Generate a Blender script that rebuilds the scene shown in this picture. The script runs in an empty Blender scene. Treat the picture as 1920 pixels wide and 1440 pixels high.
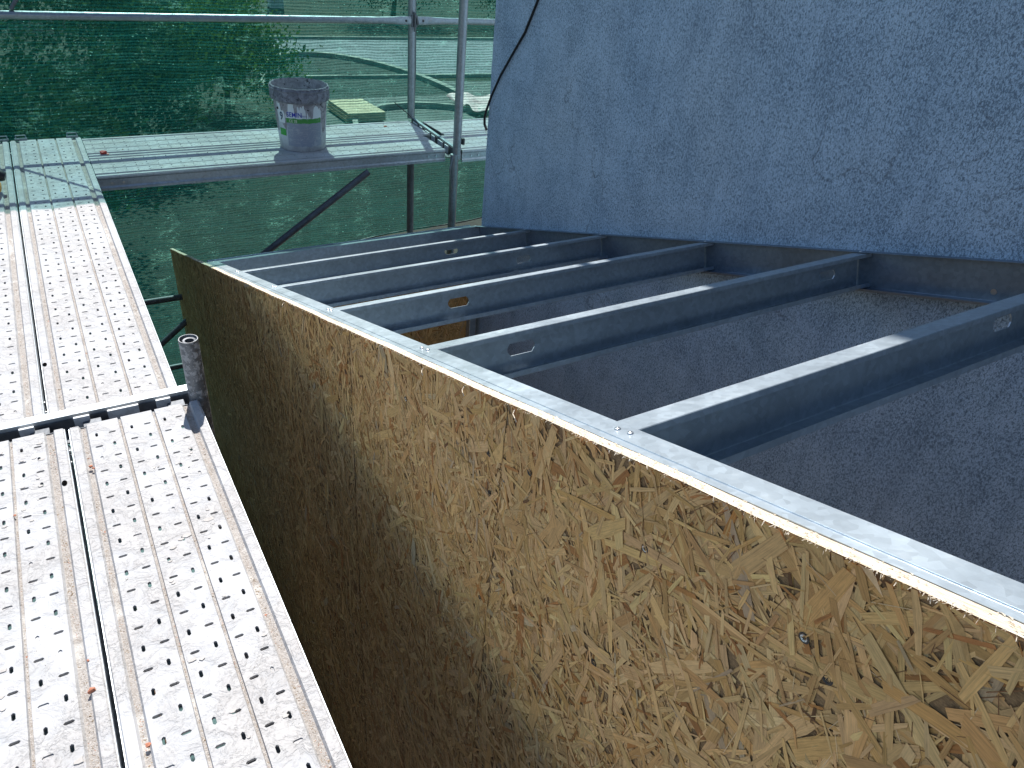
import bpy, bmesh, math, random
from mathutils import Vector, Matrix, Euler, noise
random.seed(7)
R = random.random
U = random.uniform
scene = bpy.context.scene
col = scene.collection

# ------------------------------------------------------------------ helpers
def link(o, parent=None):
    col.objects.link(o)
    if parent: o.parent = parent
    return o
def tag(o, label=None, cat=None, group=None, kind=None):
    if label: o['label'] = label
    if cat: o['category'] = cat
    if group: o['group'] = group
    if kind: o['kind'] = kind
    return o
def empty(name, loc=(0, 0, 0), rot=(0, 0, 0)):
    o = bpy.data.objects.new(name, None); o.location = loc; o.rotation_euler = rot
    o.empty_display_size = .1
    return link(o)
def mesh_obj(name, verts, faces, mat, parent=None, mi=None, smooth=False):
    me = bpy.data.meshes.new(name); me.from_pydata(verts, [], faces)
    mats = mat if isinstance(mat, (list, tuple)) else [mat]
    for m in mats: me.materials.append(m)
    if mi: me.polygons.foreach_set('material_index', mi)
    if smooth: me.polygons.foreach_set('use_smooth', [True]*len(me.polygons))
    me.update()
    return link(bpy.data.objects.new(name, me), parent)
class MB:
    def __init__(s): s.v = []; s.f = []; s.mi = []
    def face(s, pts, m=0):
        b = len(s.v); s.v += [tuple(p) for p in pts]; s.f.append(tuple(range(b, b+len(pts)))); s.mi.append(m)
    def raw(s, v, f, m=0):
        b = len(s.v); s.v += [tuple(p) for p in v]
        for q in f: s.f.append(tuple(i+b for i in q)); s.mi.append(m)
    def box(s, x0, x1, y0, y1, z0, z1, m=0):
        v = [(x0,y0,z0),(x1,y0,z0),(x1,y1,z0),(x0,y1,z0),(x0,y0,z1),(x1,y0,z1),(x1,y1,z1),(x0,y1,z1)]
        s.raw(v, [(0,3,2,1),(4,5,6,7),(0,1,5,4),(1,2,6,5),(2,3,7,6),(3,0,4,7)], m)
    def tube(s, pts, r, n=20, cap=True, m=0, radii=None, squash=None):
        pts = [Vector(p) for p in pts]; rings = []
        b = len(s.v); N = len(pts)
        up = None
        for i, p in enumerate(pts):
            t = (pts[min(i+1,N-1)]-pts[max(i-1,0)]).normalized()
            if up is None:
                up = Vector((0,0,1)) if abs(t.z) < .9 else Vector((1,0,0))
            a = t.cross(up).normalized(); c = a.cross(t).normalized(); up = c
            rr = radii[i] if radii else r
            sa, sc_ = squash[i] if squash else (1,1)
            for k in range(n):
                q = 2*math.pi*k/n
                s.v.append(tuple(p + a*(math.cos(q)*rr*sa) + c*(math.sin(q)*rr*sc_)))
        for i in range(N-1):
            for k in range(n):
                k2 = (k+1) % n
                s.f.append((b+i*n+k, b+i*n+k2, b+(i+1)*n+k2, b+(i+1)*n+k)); s.mi.append(m)
        if cap:
            s.f.append(tuple(b+k for k in range(n))[::-1]); s.mi.append(m)
            s.f.append(tuple(b+(N-1)*n+k for k in range(n))); s.mi.append(m)
    def lathe(s, prof, n=48, m=0, c=(0,0,0)):
        b = len(s.v)
        for (r, z) in prof:
            for k in range(n):
                q = 2*math.pi*k/n
                s.v.append((c[0]+r*math.cos(q), c[1]+r*math.sin(q), c[2]+z))
        for i in range(len(prof)-1):
            for k in range(n):
                k2 = (k+1) % n
                s.f.append((b+i*n+k, b+i*n+k2, b+(i+1)*n+k2, b+(i+1)*n+k)); s.mi.append(m)
    def strip(s, path, x0, x1, m=0):
        """sheet following a path of (y,z), extruded from x0 to x1"""
        for (a, b) in zip(path[:-1], path[1:]):
            s.face([(x0,a[0],a[1]),(x1,a[0],a[1]),(x1,b[0],b[1]),(x0,b[0],b[1])], m)
    def build(s, name, mat, parent=None, smooth=False):
        return mesh_obj(name, s.v, s.f, mat, parent, s.mi, smooth)
def smooth_angle(o, deg=35):
    me = o.data
    me.polygons.foreach_set('use_smooth', [True]*len(me.polygons))
    me.set_sharp_from_angle(angle=math.radians(deg))
def solidify(o, t, off=-1):
    m = o.modifiers.new('thick', 'SOLIDIFY'); m.thickness = t; m.offset = off
def bevel(o, w, seg=2):
    m = o.modifiers.new('bev', 'BEVEL'); m.width = w; m.segments = seg; m.limit_method = 'ANGLE'

# ------------------------------------------------------------------ materials
class NT:
    def __init__(s, name):
        s.m = bpy.data.materials.new(name); s.m.use_nodes = True
        s.t = s.m.node_tree; s.t.nodes.clear()
        s.out = s.n('ShaderNodeOutputMaterial')
    def n(s, typ, **k):
        o = s.t.nodes.new(typ)
        for a, b in k.items():
            if a == 'ins':
                for i, v in b.items(): s.set(o, i, v)
            else: setattr(o, a, b)
        return o
    def set(s, o, i, v):
        if isinstance(v, bpy.types.NodeSocket): s.t.links.new(v, o.inputs[i])
        else: o.inputs[i].default_value = v
    def coord(s, kind='Object', scale=(1,1,1), rot=(0,0,0), loc=(0,0,0)):
        c = s.n('ShaderNodeTexCoord'); mp = s.n('ShaderNodeMapping')
        s.set(mp, 0, c.outputs[kind]); s.set(mp, 'Scale', scale); s.set(mp, 'Rotation', rot); s.set(mp, 'Location', loc)
        return mp.outputs[0]
    def noise(s, v, scale, detail=4, rough=.55, dist=0, w=None):
        o = s.n('ShaderNodeTexNoise'); s.set(o, 'Vector', v); s.set(o, 'Scale', scale); s.set(o, 'Detail', detail)
        s.set(o, 'Roughness', rough); s.set(o, 'Distortion', dist)
        return o.outputs['Fac']
    def vor(s, v, scale, feature='F1', out='Distance', rnd=1):
        o = s.n('ShaderNodeTexVoronoi', feature=feature); s.set(o, 'Vector', v); s.set(o, 'Scale', scale); s.set(o, 'Randomness', rnd)
        return o.outputs[out]
    def ramp(s, f, stops, interp='LINEAR'):
        o = s.n('ShaderNodeValToRGB'); s.set(o, 0, f); e = o.color_ramp.elements
        o.color_ramp.interpolation = interp
        while len(e) < len(stops): e.new(.5)
        for i, (p, c) in enumerate(stops):
            e[i].position = p; e[i].color = (c, c, c, 1) if not isinstance(c, (tuple, list)) else (*c[:3], 1)
        return o.outputs[0]
    def math(s, op, a, b=0., c=None, clamp=False):
        o = s.n('ShaderNodeMath', operation=op, use_clamp=clamp); s.set(o, 0, a); s.set(o, 1, b)
        if c is not None: s.set(o, 2, c)
        return o.outputs[0]
    def mix(s, f, a, b, typ='MIX'):
        o = s.n('ShaderNodeMix', data_type='RGBA', blend_type=typ); s.set(o, 0, f)
        s.set(o, 6, a if not isinstance(a, tuple) else (*a[:3], 1)); s.set(o, 7, b if not isinstance(b, tuple) else (*b[:3], 1))
        return o.outputs[2]
    def bump(s, h, strength=1, dist=.001, normal=None):
        o = s.n('ShaderNodeBump'); s.set(o, 'Strength', strength); s.set(o, 'Distance', dist); s.set(o, 'Height', h)
        if normal: s.set(o, 'Normal', normal)
        return o.outputs[0]
    def pbr(s, color, rough=.6, metal=0., normal=None, spec=.5):
        o = s.n('ShaderNodeBsdfPrincipled')
        s.set(o, 'Base Color', color if isinstance(color, bpy.types.NodeSocket) else (*color[:3], 1))
        s.set(o, 'Roughness', rough); s.set(o, 'Metallic', metal)
        if 'Specular IOR Level' in o.inputs: s.set(o, 'Specular IOR Level', spec)
        if normal: s.set(o, 'Normal', normal)
        s.t.links.new(o.outputs[0], s.out.inputs[0])
        return o

def m_simple(name, c, rough=.6, metal=0., var=.25, scale=20, bump=0.0005):
    t = NT(name); v = t.coord()
    n = t.noise(v, scale, 5, .6)
    k = t.ramp(n, [(.3, 1-var), (.7, 1+var*.3)])
    cc = t.mix(1., c, k, 'MULTIPLY')
    t.pbr(cc, rough, metal, t.bump(t.noise(v, scale*4, 4), 1, bump))
    return t.m

def m_galv(name, base=(.50,.53,.55), dirt=.35, metal=.55, rough=.42, grime=(.30,.27,.24), thr=.56, gs=38):
    """galvanised sheet: soft spangle, streaks, splashes of mortar"""
    t = NT(name); v = t.coord()
    sp = t.vor(v, 90, out='Color')
    sps = t.n('ShaderNodeSeparateColor'); t.set(sps, 0, sp)
    spk = t.ramp(sps.outputs[0], [(0, .86), (1, 1.06)])
    big = t.noise(v, 6, 6, .65)
    k = t.ramp(big, [(.3, .82), (.7, 1.05)])
    c = t.mix(1., t.mix(1., base, spk, 'MULTIPLY'), k, 'MULTIPLY')
    d = t.ramp(t.noise(v, gs, 6, .7, .5), [(thr, 0.), (thr+.07, dirt)])
    c = t.mix(d, c, grime)
    r = t.math('ADD', t.math('MULTIPLY', big, .22), rough-.1)
    r2 = t.math('ADD', r, t.math('MULTIPLY', d, .5), clamp=True)
    mt = t.math('MULTIPLY', t.math('SUBTRACT', 1., d), metal)
    b = t.bump(t.noise(v, 260, 3), .5, .0002, t.bump(t.noise(v, 9, 3), .5, .003))
    t.pbr(c, r2, mt, b)
    return t.m

def m_deck(name, sand=False, seed=0.):
    """zinc deck plate under a crust of dried mortar; sand variant lies in the grooves"""
    t = NT(name); v = t.coord('Object', loc=(seed, seed*1.7, 0))
    big = t.noise(v, 4.5, 7, .62, .3)
    mid = t.noise(v, 22, 8, .68, .6)
    fine = t.noise(v, 160, 5, .65)
    if not sand:
        msk = t.math('ADD', t.math('MULTIPLY', big, .62), t.math('MULTIPLY', mid, .38))
        crust = t.ramp(msk, [(.43, 0.), (.55, 1.)])
        flake = t.ramp(mid, [(.43, 0.), (.46, .5), (.52, .55), (.56, 1.)])
        zinc = t.mix(t.ramp(t.noise(v, 12, 5), [(.35, 0.), (.7, 1.)]), (.40,.41,.425), (.455,.46,.475))
        cem = t.mix(t.ramp(mid, [(.3, 0.), (.68, 1.)]), (.36,.35,.345), (.45,.445,.445))
        cem = t.mix(t.ramp(fine, [(.36, .40), (.56, 0.)]), cem, (.27,.25,.235))
        pink = t.ramp(t.noise(v, 2.6, 3, .5), [(.64, 0.), (.76, .16)])
        cem = t.mix(pink, cem, (.55,.36,.29))
        c = t.mix(crust, zinc, cem)
        dust = t.ramp(t.noise(v, 9, 6, .7, 1.), [(.45, 0.), (.62, .55)])
        c = t.mix(dust, c, (.44,.435,.43))
        spots = t.ramp(t.vor(v, 46), [(.05, .8), (.09, 0.)])
        c = t.mix(t.math('MULTIPLY', spots, .5), c, (.25,.22,.20))
        h = t.math('ADD', t.math('MULTIPLY', crust, t.math('ADD', flake, .55)), t.math('MULTIPLY', fine, .22))
        warp = t.ramp(t.vor(v, 9, 'DISTANCE_TO_EDGE'), [(0., 0.), (.02, 1.)])
        h = t.math('ADD', h, t.math('MULTIPLY', t.math('MULTIPLY', warp, crust), .25))
        rough = t.math('ADD', t.math('MULTIPLY', crust, .14), .74)
        t.pbr(c, rough, 0., t.bump(h, 1., .0012), spec=.3)
    else:
        g = t.noise(v, 330, 4, .7)
        vv = t.vor(v, 420, out='Color')
        s2 = t.n('ShaderNodeSeparateColor'); t.set(s2, 0, vv)
        c = t.mix(s2.outputs[0], (.31,.28,.255), (.47,.445,.42))
        c = t.mix(t.ramp(g, [(.35, .5), (.55, 0.)]), c, (.20,.16,.13))
        cov = t.ramp(t.math('ADD', t.math('MULTIPLY', big, .5), t.math('MULTIPLY', mid, .5)), [(.40, 0.), (.47, 1.)])
        c = t.mix(cov, (.50,.48,.45), c)
        t.pbr(c, .9, 0, t.bump(t.math('ADD', t.math('MULTIPLY', g, 1.), t.math('MULTIPLY', mid, 1.5)), 1, .003))
    return t.m

def m_wall():
    t = NT('grey_fibre_cement'); v = t.coord()
    st = t.coord('Object', scale=(1, 1, .55))
    a = t.noise(st, 190, 4, .75, .8)
    b = t.noise(v, 5, 6, .65, .3)
    c0 = t.noise(v, 1.1, 4, .6)
    thr = t.math('ADD', a, t.math('MULTIPLY', t.math('SUBTRACT', b, .5), .17))
    pits = t.ramp(thr, [(.41, 1.), (.50, 0.)])
    fine = t.noise(v, 220, 4, .7)
    base = t.mix(t.ramp(b, [(.3, 0.), (.7, 1.)]), (.40,.545,.69), (.49,.635,.78))
    base = t.mix(t.ramp(c0, [(.42, 0.), (.7, .55)]), base, (.56,.66,.74))
    streak = t.noise(t.coord('Object', scale=(1, 4.5, .30)), 3.4, 6, .65)
    base = t.mix(t.ramp(streak, [(.50, 0.), (.72, .38)]), base, (.21,.29,.38))
    base = t.mix(t.ramp(fine, [(.42, .45), (.55, 0.)]), base, (.20,.24,.31))
    c = t.mix(t.math('MULTIPLY', pits, .8), base, (.10,.145,.20))
    # hairline cracks
    wv = t.n('ShaderNodeVectorMath', operation='ADD'); t.set(wv, 0, v)
    nz = t.n('ShaderNodeTexNoise'); t.set(nz, 'Vector', v); t.set(nz, 'Scale', 4.); t.set(nz, 'Detail', 6.)
    sc_ = t.n('ShaderNodeVectorMath', operation='SCALE'); t.set(sc_, 0, nz.outputs['Color']); sc_.inputs['Scale'].default_value = .45
    t.set(wv, 1, sc_.outputs[0])
    cr = t.ramp(t.vor(wv.outputs[0], 1.3, 'DISTANCE_TO_EDGE'), [(0., 1.), (.006, 0.)])
    crm = t.math('MULTIPLY', cr, t.ramp(t.noise(v, 2.2, 2), [(.5, 0.), (.6, .6)]))
    c = t.mix(crm, c, (.10,.11,.13))
    h = t.math('SUBTRACT', t.math('MULTIPLY', fine, .25), pits)
    t.pbr(c, .85, 0, t.bump(h, .7, .0009), spec=.3)
    return t.m

def m_strand():
    t = NT('wood_strands')
    at = t.n('ShaderNodeAttribute', attribute_name='tint')
    gr = t.n('ShaderNodeAttribute', attribute_name='grain')
    mp = t.n('ShaderNodeMapping'); t.set(mp, 0, gr.outputs['Vector']); t.set(mp, 'Scale', (7, 190, 1))
    g = t.noise(mp.outputs[0], 3, 5, .65, .4)
    mp2 = t.n('ShaderNodeMapping'); t.set(mp2, 0, gr.outputs['Vector']); t.set(mp2, 'Scale', (30, 60, 1))
    g2 = t.noise(mp2.outputs[0], 2, 4)
    k = t.ramp(g, [(.32, .68), (.5, .98), (.7, 1.14)])
    c = t.mix(1., at.outputs['Color'], k, 'MULTIPLY')
    c = t.mix(1., c, t.ramp(g2, [(.3, .86), (.7, 1.06)]), 'MULTIPLY')
    t.pbr(c, .62, 0, t.bump(g, .6, .0004), spec=.35)
    return t.m

def m_osb_base():
    t = NT('strand_board_core'); v = t.coord()
    a = t.noise(t.coord('Object', scale=(1, 60, 160)), 4, 5, .7)
    c = t.mix(t.ramp(a, [(.3, 0.), (.7, 1.)]), (.13,.07,.03), (.36,.22,.10))
    t.pbr(c, .8, 0, t.bump(a, .6, .001))
    return t.m
def m_osb_edge():
    t = NT('sawn_board_edge')
    a = t.noise(t.coord('Object', scale=(300, 30, 1)), 2, 6, .7)
    c = t.mix(t.ramp(a, [(.3, 0.), (.6, 1.)]), (.42,.31,.19), (.76,.68,.55))
    t.pbr(c, .8, 0, t.bump(a, 1, .002))
    return t.m

def m_net():
    """woven debris netting: open weave, backlit by the sun"""
    t = NT('green_debris_netting'); v = t.coord()
    sx = t.n('ShaderNodeSeparateXYZ'); t.set(sx, 0, v)
    jit = t.noise(v, 3, 3); jit2 = t.noise(v, 60, 3, .6)
    z = t.math('ADD', sx.outputs[2], t.math('MULTIPLY', jit, .03))
    z = t.math('ADD', z, t.math('MULTIPLY', jit2, .004))
    row = t.math('SINE', t.math('MULTIPLY', z, 2*math.pi/.0165))
    row2 = t.math('SINE', t.math('MULTIPLY', z, 2*math.pi/.0063))
    xx = t.math('SINE', t.math('MULTIPLY', t.math('ADD', sx.outputs[0], t.math('MULTIPLY', jit, .02)), 2*math.pi/.0105))
    spk = t.noise(t.coord('Object', scale=(1, 1, 1.8)), 70, 5, .85)
    big = t.noise(t.coord('Object', scale=(1.6, 1, .6), rot=(0, .6, 0)), 2.4, 5, .6, .8)
    # open share of the weave
    o = t.math('ADD', t.math('MULTIPLY', row, .19), .46)
    strk = t.noise(t.coord('Object', scale=(2.2, 1, 75)), 1, 4, .65)
    o = t.math('ADD', o, t.math('MULTIPLY', t.math('SUBTRACT', strk, .5), .7))
    o = t.math('ADD', o, t.math('MULTIPLY', row2, .03))
    o = t.math('ADD', o, t.math('MULTIPLY', xx, .05))
    o = t.math('ADD', o, t.math('MULTIPLY', t.math('SUBTRACT', spk, .5), .8))
    o = t.math('ADD', o, t.math('MULTIPLY', t.math('SUBTRACT', big, .5), .22), clamp=True)
    c = t.mix(t.ramp(spk, [(.42, 0.), (.62, 1.)]), (.004,.048,.042), (.014,.125,.108))
    c = t.mix(t.ramp(row, [(0., 0.), (1., .7)]), c, (.002,.022,.018))
    c = t.mix(t.ramp(t.noise(t.coord('Object', scale=(3, 1, 90)), 1, 4, .7), [(.38, .75), (.56, 0.)]), c, (.002,.026,.020))
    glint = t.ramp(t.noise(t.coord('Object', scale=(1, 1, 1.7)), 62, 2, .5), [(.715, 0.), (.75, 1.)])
    crease_glow = t.ramp(t.noise(t.coord('Object', scale=(.8, 1, 3.), rot=(0, .5, 0)), 9, 6, .75, 1.2), [(.51, 0.), (.61, 1.)])
    crease_glow = t.math('MULTIPLY', crease_glow, t.ramp(big, [(.47, 0.), (.60, 1.)]))
    c = t.mix(t.math('MAXIMUM', glint, t.math('MULTIPLY', crease_glow, t.ramp(spk, [(.45, 0.), (.6, .8)]))), c, (.24,.66,.50))  # sun glints and backlit folds painted into the cloth colour
    df = t.n('ShaderNodeBsdfDiffuse'); t.set(df, 0, c)
    tl = t.n('ShaderNodeBsdfTranslucent'); t.set(tl, 0, c)
    tr = t.n('ShaderNodeBsdfTransparent'); t.set(tr, 0, (.62, 1.0, .92, 1))
    m1 = t.n('ShaderNodeMixShader'); t.set(m1, 0, .45)
    t.t.links.new(df.outputs[0], m1.inputs[1]); t.t.links.new(tl.outputs[0], m1.inputs[2])
    m2 = t.n('ShaderNodeMixShader'); t.set(m2, 0, o)
    t.t.links.new(m1.outputs[0], m2.inputs[1]); t.t.links.new(tr.outputs[0], m2.inputs[2])
    t.t.links.new(m2.outputs[0], t.out.inputs[0])
    return t.m

M = {}
M['galv'] = m_galv('galvanised_profile', (.46,.53,.58), .06, .66, .34)
M['galv_dull'] = m_galv('galvanised_tube', (.27,.31,.34), .45, .8, .42, (.36,.35,.34))
M['galv_dirty'] = m_galv('mortar_spattered_tube', (.20,.21,.225), .85, .5, .5, (.46,.45,.44), .50, 70)
M['galv_old'] = m_galv('weathered_profile', (.24,.30,.37), .1, .7, .42)  # wall track's shade put into a darker, bluer copy of the galvanised metal
M['tab'] = m_galv('galvanised_tab', (.62,.64,.66), .2, .2, .5)
M['plank_side'] = m_galv('deck_side_rail', (.46,.50,.53), .4, .65, .45)
M['deck'] = m_deck('mortar_crusted_deck')
M['sand'] = m_deck('sand_in_groove', True)
M['wall'] = m_wall()
M['strand'] = m_strand()
M['core'] = m_osb_base()
M['edge'] = m_osb_edge()
M['net'] = m_net()
M['dark_steel'] = m_simple('dark_scaffold_steel', (.13,.14,.155), .55, .5, .4, 30)
M['black'] = m_simple('black_plastic', (.012,.012,.014), .45, 0, .3, 20)
M['yellow'] = m_simple('yellow_plastic', (.75,.36,.02), .4, 0, .2, 20)
M['brick'] = m_simple('terracotta', (.50,.20,.12), .9, 0, .45, 90, .002)
M['redplastic'] = m_simple('red_plastic', (.45,.03,.02), .5, 0, .3, 20)
M['void'] = m_simple('dark_hole', (.004,.004,.004), 1, 0, .1, 20); M['void'].node_tree.nodes['Principled BSDF'].inputs['Specular IOR Level'].default_value = 0
M['screw'] = m_simple('zinc_screw', (.62,.64,.66), .28, .9, .1, 40)

# ------------------------------------------------------------------ camera
f_px = 1362.37
cam_d = bpy.data.cameras.new('camera'); cam = link(bpy.data.objects.new('camera', cam_d))
cam_d.sensor_width = 36; cam_d.lens = 36*f_px/1920; cam_d.clip_start = .02; cam_d.clip_end = 2000
Mr = Matrix(((.852037,.223066,-.473408),(-.5163,.50688,-.69038),(.08596,.83264,.54710)))
rx, rol, rz = 0.9921, 0.1027, -0.6005
Mr = Euler((rx, 0, rz), 'XYZ').to_matrix() @ Matrix.Rotation(rol, 3, 'Z')
cam.matrix_world = Matrix.Translation((-.2048, -1.7776, 1.2337)) @ Mr.to_4x4()
scene.camera = cam

# ------------------------------------------------------------------ light
sd = Vector((.29, 1, 1.30)).normalized()
el = math.asin(sd.z); az = math.atan2(sd.x, sd.y)
w = bpy.data.worlds.new('World'); scene.world = w; w.use_nodes = True
nt = w.node_tree; bg = nt.nodes['Background']
sky = nt.nodes.new('ShaderNodeTexSky'); sky.sky_type = 'NISHITA'; sky.sun_disc = False
sky.sun_elevation = el; sky.sun_rotation = az; sky.air_density = 1.0; sky.dust_density = .6; sky.ozone_density = 1.6
nt.links.new(sky.outputs[0], bg.inputs[0]); bg.inputs[1].default_value = .092
sl = bpy.data.lights.new('sun', 'SUN'); sl.energy = 5.0; sl.angle = math.radians(.53); sl.color = (1, .965, .92)
so = link(bpy.data.objects.new('sun', sl)); so.rotation_euler = sd.to_track_quat('Z', 'Y').to_euler(); so.location = (3, 8, 12)
vs = scene.view_settings; vs.view_transform = 'Standard'; vs.look = 'None'; vs.exposure = .78; vs.gamma = 1
scene.cycles.max_bounces = 8; scene.cycles.diffuse_bounces = 5; scene.cycles.transparent_max_bounces = 12

# ------------------------------------------------------------------ scaffold deck planks
PAN = [(-.279, -.206), (-.198, -.122), (-.114, -.045)]
def slot_cell(mb, x0, x1, y0, y1, long_x, hole, zt, jx=0, jy=0, sc=1.):
    cx, cy = (x0+x1)/2+jx, (y0+y1)/2+jy
    hl, hw = (.0088, .0032) if long_x else (.0033, .0082)
    hl *= sc; hw *= sc
    ch = min(hl, hw)*.8
    h = [(cx-hl+ch,cy-hw),(cx+hl-ch,cy-hw),(cx+hl,cy-hw+ch),(cx+hl,cy+hw-ch),(cx+hl-ch,cy+hw),(cx-hl+ch,cy+hw),(cx-hl,cy+hw-ch),(cx-hl,cy-hw+ch)]
    c = [(x0,y0),(x1,y0),(x1,y1),(x0,y1)]
    # pressed rim: the metal dips gently to the slot
    v = [(a,b,zt) for a,b in c]+[(a,b,zt) for a,b in h]+[(a,b,zt-(.006 if hole else .0022)) for a,b in h]
    H = lambda i: 4+i
    f = [(0,1,H(1),H(0)),(1,H(2),H(1)),(1,2,H(3),H(2)),(2,H(4),H(3)),(2,3,H(5),H(4)),(3,H(6),H(5)),(3,0,H(7),H(6)),(0,H(0),H(7))]
    for i in range(8):
        j = (i+1) % 8; f.append((H(i),H(j),12+j,12+i))
    if not hole: f.append(tuple(range(12,20)))
    mb.raw(v, f, 0)
def plank_mesh(L, seed, sc=1.):
    rnd = random.Random(seed)
    mb = MB(); p = .0522
    rows = int((L-.02)//p); e0 = (L-rows*p)/2
    zg = -.0065
    # cross profile of strips between panels: (x0,z0)->(x1,z1), material
    segs = [(-.320,-.004,-.317,0.,0),(-.317,0.,-.298,0.,0),(-.298,0.,-.294,zg-.002,0),(-.294,zg-.002,-.283,zg-.002,1),(-.283,zg-.002,-.279,0.,0),
            (-.206,0.,-.2045,zg,0),(-.2045,zg,-.1995,zg,1),(-.1995,zg,-.198,0.,0),
            (-.122,0.,-.1205,zg,0),(-.1205,zg,-.1155,zg,1),(-.1155,zg,-.114,0.,0),
            (-.045,0.,-.041,zg-.002,0),(-.041,zg-.002,-.026,zg-.002,1),(-.026,zg-.002,-.022,0.,0),(-.022,0.,-.003,0.,0),(-.003,0.,0.,-.004,0)]
    ny = 12
    for (a,za,b,zb,m) in segs:
        mb.face([(a,0,za),(b,0,zb),(b,L,zb),(a,L,za)], m)
    for (x0,x1) in PAN:
        xm = (x0+x1)/2
        mb.face([(x0,0,0),(x1,0,0),(x1,e0,0),(x0,e0,0)]); mb.face([(x0,L-e0,0),(x1,L-e0,0),(x1,L,0),(x0,L,0)])
        for r in range(rows):
            for k,(a,b) in enumerate(((x0,xm),(xm,x1))):
                lx = (r+k) % 2 == 0
                slot_cell(mb, a, b, e0+r*p, e0+(r+1)*p, lx, rnd.random() > .13, 0., rnd.uniform(-.001,.001), rnd.uniform(-.0012,.0012), sc)
    return mb
def side_mesh(L):
    mb = MB()
    for s, x in ((1, 0.), (-1, -.320)):
        o = .0016*s
        path = [(x,-.004),(x+o*.5,-.012),(x-o*4,-.020),(x-o*4,-.052),(x,-.060),(x,-.070),(x-.022*s,-.072)]
        for (a,b) in zip(path[:-1], path[1:]):
            q = [(a[0],0,a[1]),(a[0],L,a[1]),(b[0],L,b[1]),(b[0],0,b[1])]
            mb.face(q if s > 0 else q[::-1])
    return mb
def end_mesh(L):
    mb = MB()
    mb.box(-.312,-.008,.001,.003,-.062,-.006)
    mb.box(-.312,-.008,L-.003,L-.001,-.062,-.006)
    return mb
def plank(L, loc, rotz, label, seed, group='steel scaffold deck planks', hooks=True, edge_hole=None, hook_at=(0,1), sc=1.):
    t = empty('scaffold_plank', loc, (0,0,rotz)); tag(t, label, 'scaffold plank', group)
    d = plank_mesh(L, seed, sc).build('deck_plate', [M['deck'], M['sand']], t)
    s = side_mesh(L).build('side_rail', M['plank_side'], t); solidify(s, .0016)
    for yy in (.001, L-.003):
        e = MB(); e.box(-.312,-.008,yy,yy+.002,-.062,-.006); e.build('end_plate', M['dark_steel'], t)
    if hooks:
        for e in hook_at:
            for hx in (-.265, -.055):
                hb = MB(); y = 0 if e == 0 else L; sg = -1 if e == 0 else 1
                y0, y1 = sorted((y+.002*sg, y+.042*sg))
                hb.box(hx-.022, hx+.022, y0, y1, -.020, -.014)
                y2, y3 = sorted((y+.038*sg, y+.044*sg))
                hb.box(hx-.022, hx+.022, y2, y3, -.045, -.0205)
                h = hb.build('hook', M['dark_steel'], t); bevel(h, .0015)
    if edge_hole:
        hm = MB(); hm.lathe([(.0058,.0),(.0,.0)], 20, c=(edge_hole[0],edge_hole[1],.0008))
        for i,(x,y,z) in enumerate(hm.v): hm.v[i] = (x, edge_hole[1]+(y-edge_hole[1])*1.9, z)
        hm.build('lifting_slot', M['void'], t)
    # rivets on the front rail
    for yy in (.06, .11, L-.11, L-.06):
        rb = MB(); rb.tube([(-.0035,yy,-.036),(.0035,yy,-.036)], .006, 12); rb.build('rivet', M['screw'], t)
    return t
PI = math.pi
YT = .144
Lb = 2.57
pl = []
pl.append(plank(Lb, (0, .072-Lb, 0), 0, 'near steel deck plank beside the strand board, pole shadow on its far end', 1, edge_hole=None))
pl.append(plank(Lb, (-.331, .078-Lb, 0), 0, 'near steel deck plank at the lower left corner with a brick chip', 2, edge_hole=(-.016, Lb-.078-.154)))
U0 = -.0397
Lu = 2.80-YT-.018
pl.append(plank(Lu, (U0, YT+.018, .001), 0, 'far steel deck plank behind the cross bar, crossed by rail shadows', 3, edge_hole=(-.312, .406-YT), hook_at=(1,)))
pl.append(plank(Lu, (U0-.331, YT+.018, .001), 0, 'far steel deck plank at the left edge, under the yellow tool', 4, hook_at=(1,)))
# cross row: long axis along X.  local +Y -> world +X with rotz=-90deg ; local -X -> world +Y
def rowplank(x0, L, yfront, label, seed, **k):
    return plank(L, (x0, yfront, -.001), -PI/2, label, seed, sc=.80, **k)
XR = U0+.004
rowplank(XR, 1.812-XR, 2.117, 'front steel deck plank of the cross row, under the bucket', 5, hooks=False)
rowplank(XR, 1.865-XR, 2.455, 'rear steel deck plank of the cross row beside the netting', 6, hooks=False)
rowplank(1.905, 2.0, 2.075, 'front deck plank right of the poles running behind the grey wall', 7, hooks=False)
rowplank(1.955, 2.0, 2.413, 'rear deck plank right of the poles running behind the grey wall', 8, hooks=False)

# small clips at the far ends of the left planks
for i, x in enumerate((-.31, -.076, -.392)):
    b = MB(); b.tube([(x-.022,2.80,.002),(x-.022,2.812,.022),(x+.022,2.812,.022),(x+.022,2.80,.002)], .0035, 8)
    b.box(x-.028, x+.028, 2.797, 2.803, 0.002, .012)
    o = b.build('deck_clip', M['galv_dull'])
    tag(o, ['small steel clip midway along the far plank end', 'small steel clip by the inner corner of the far plank end', 'small steel clip at the far plank end, cut by the left photo edge'][i], 'clip', 'clips at the plank ends')

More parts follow.
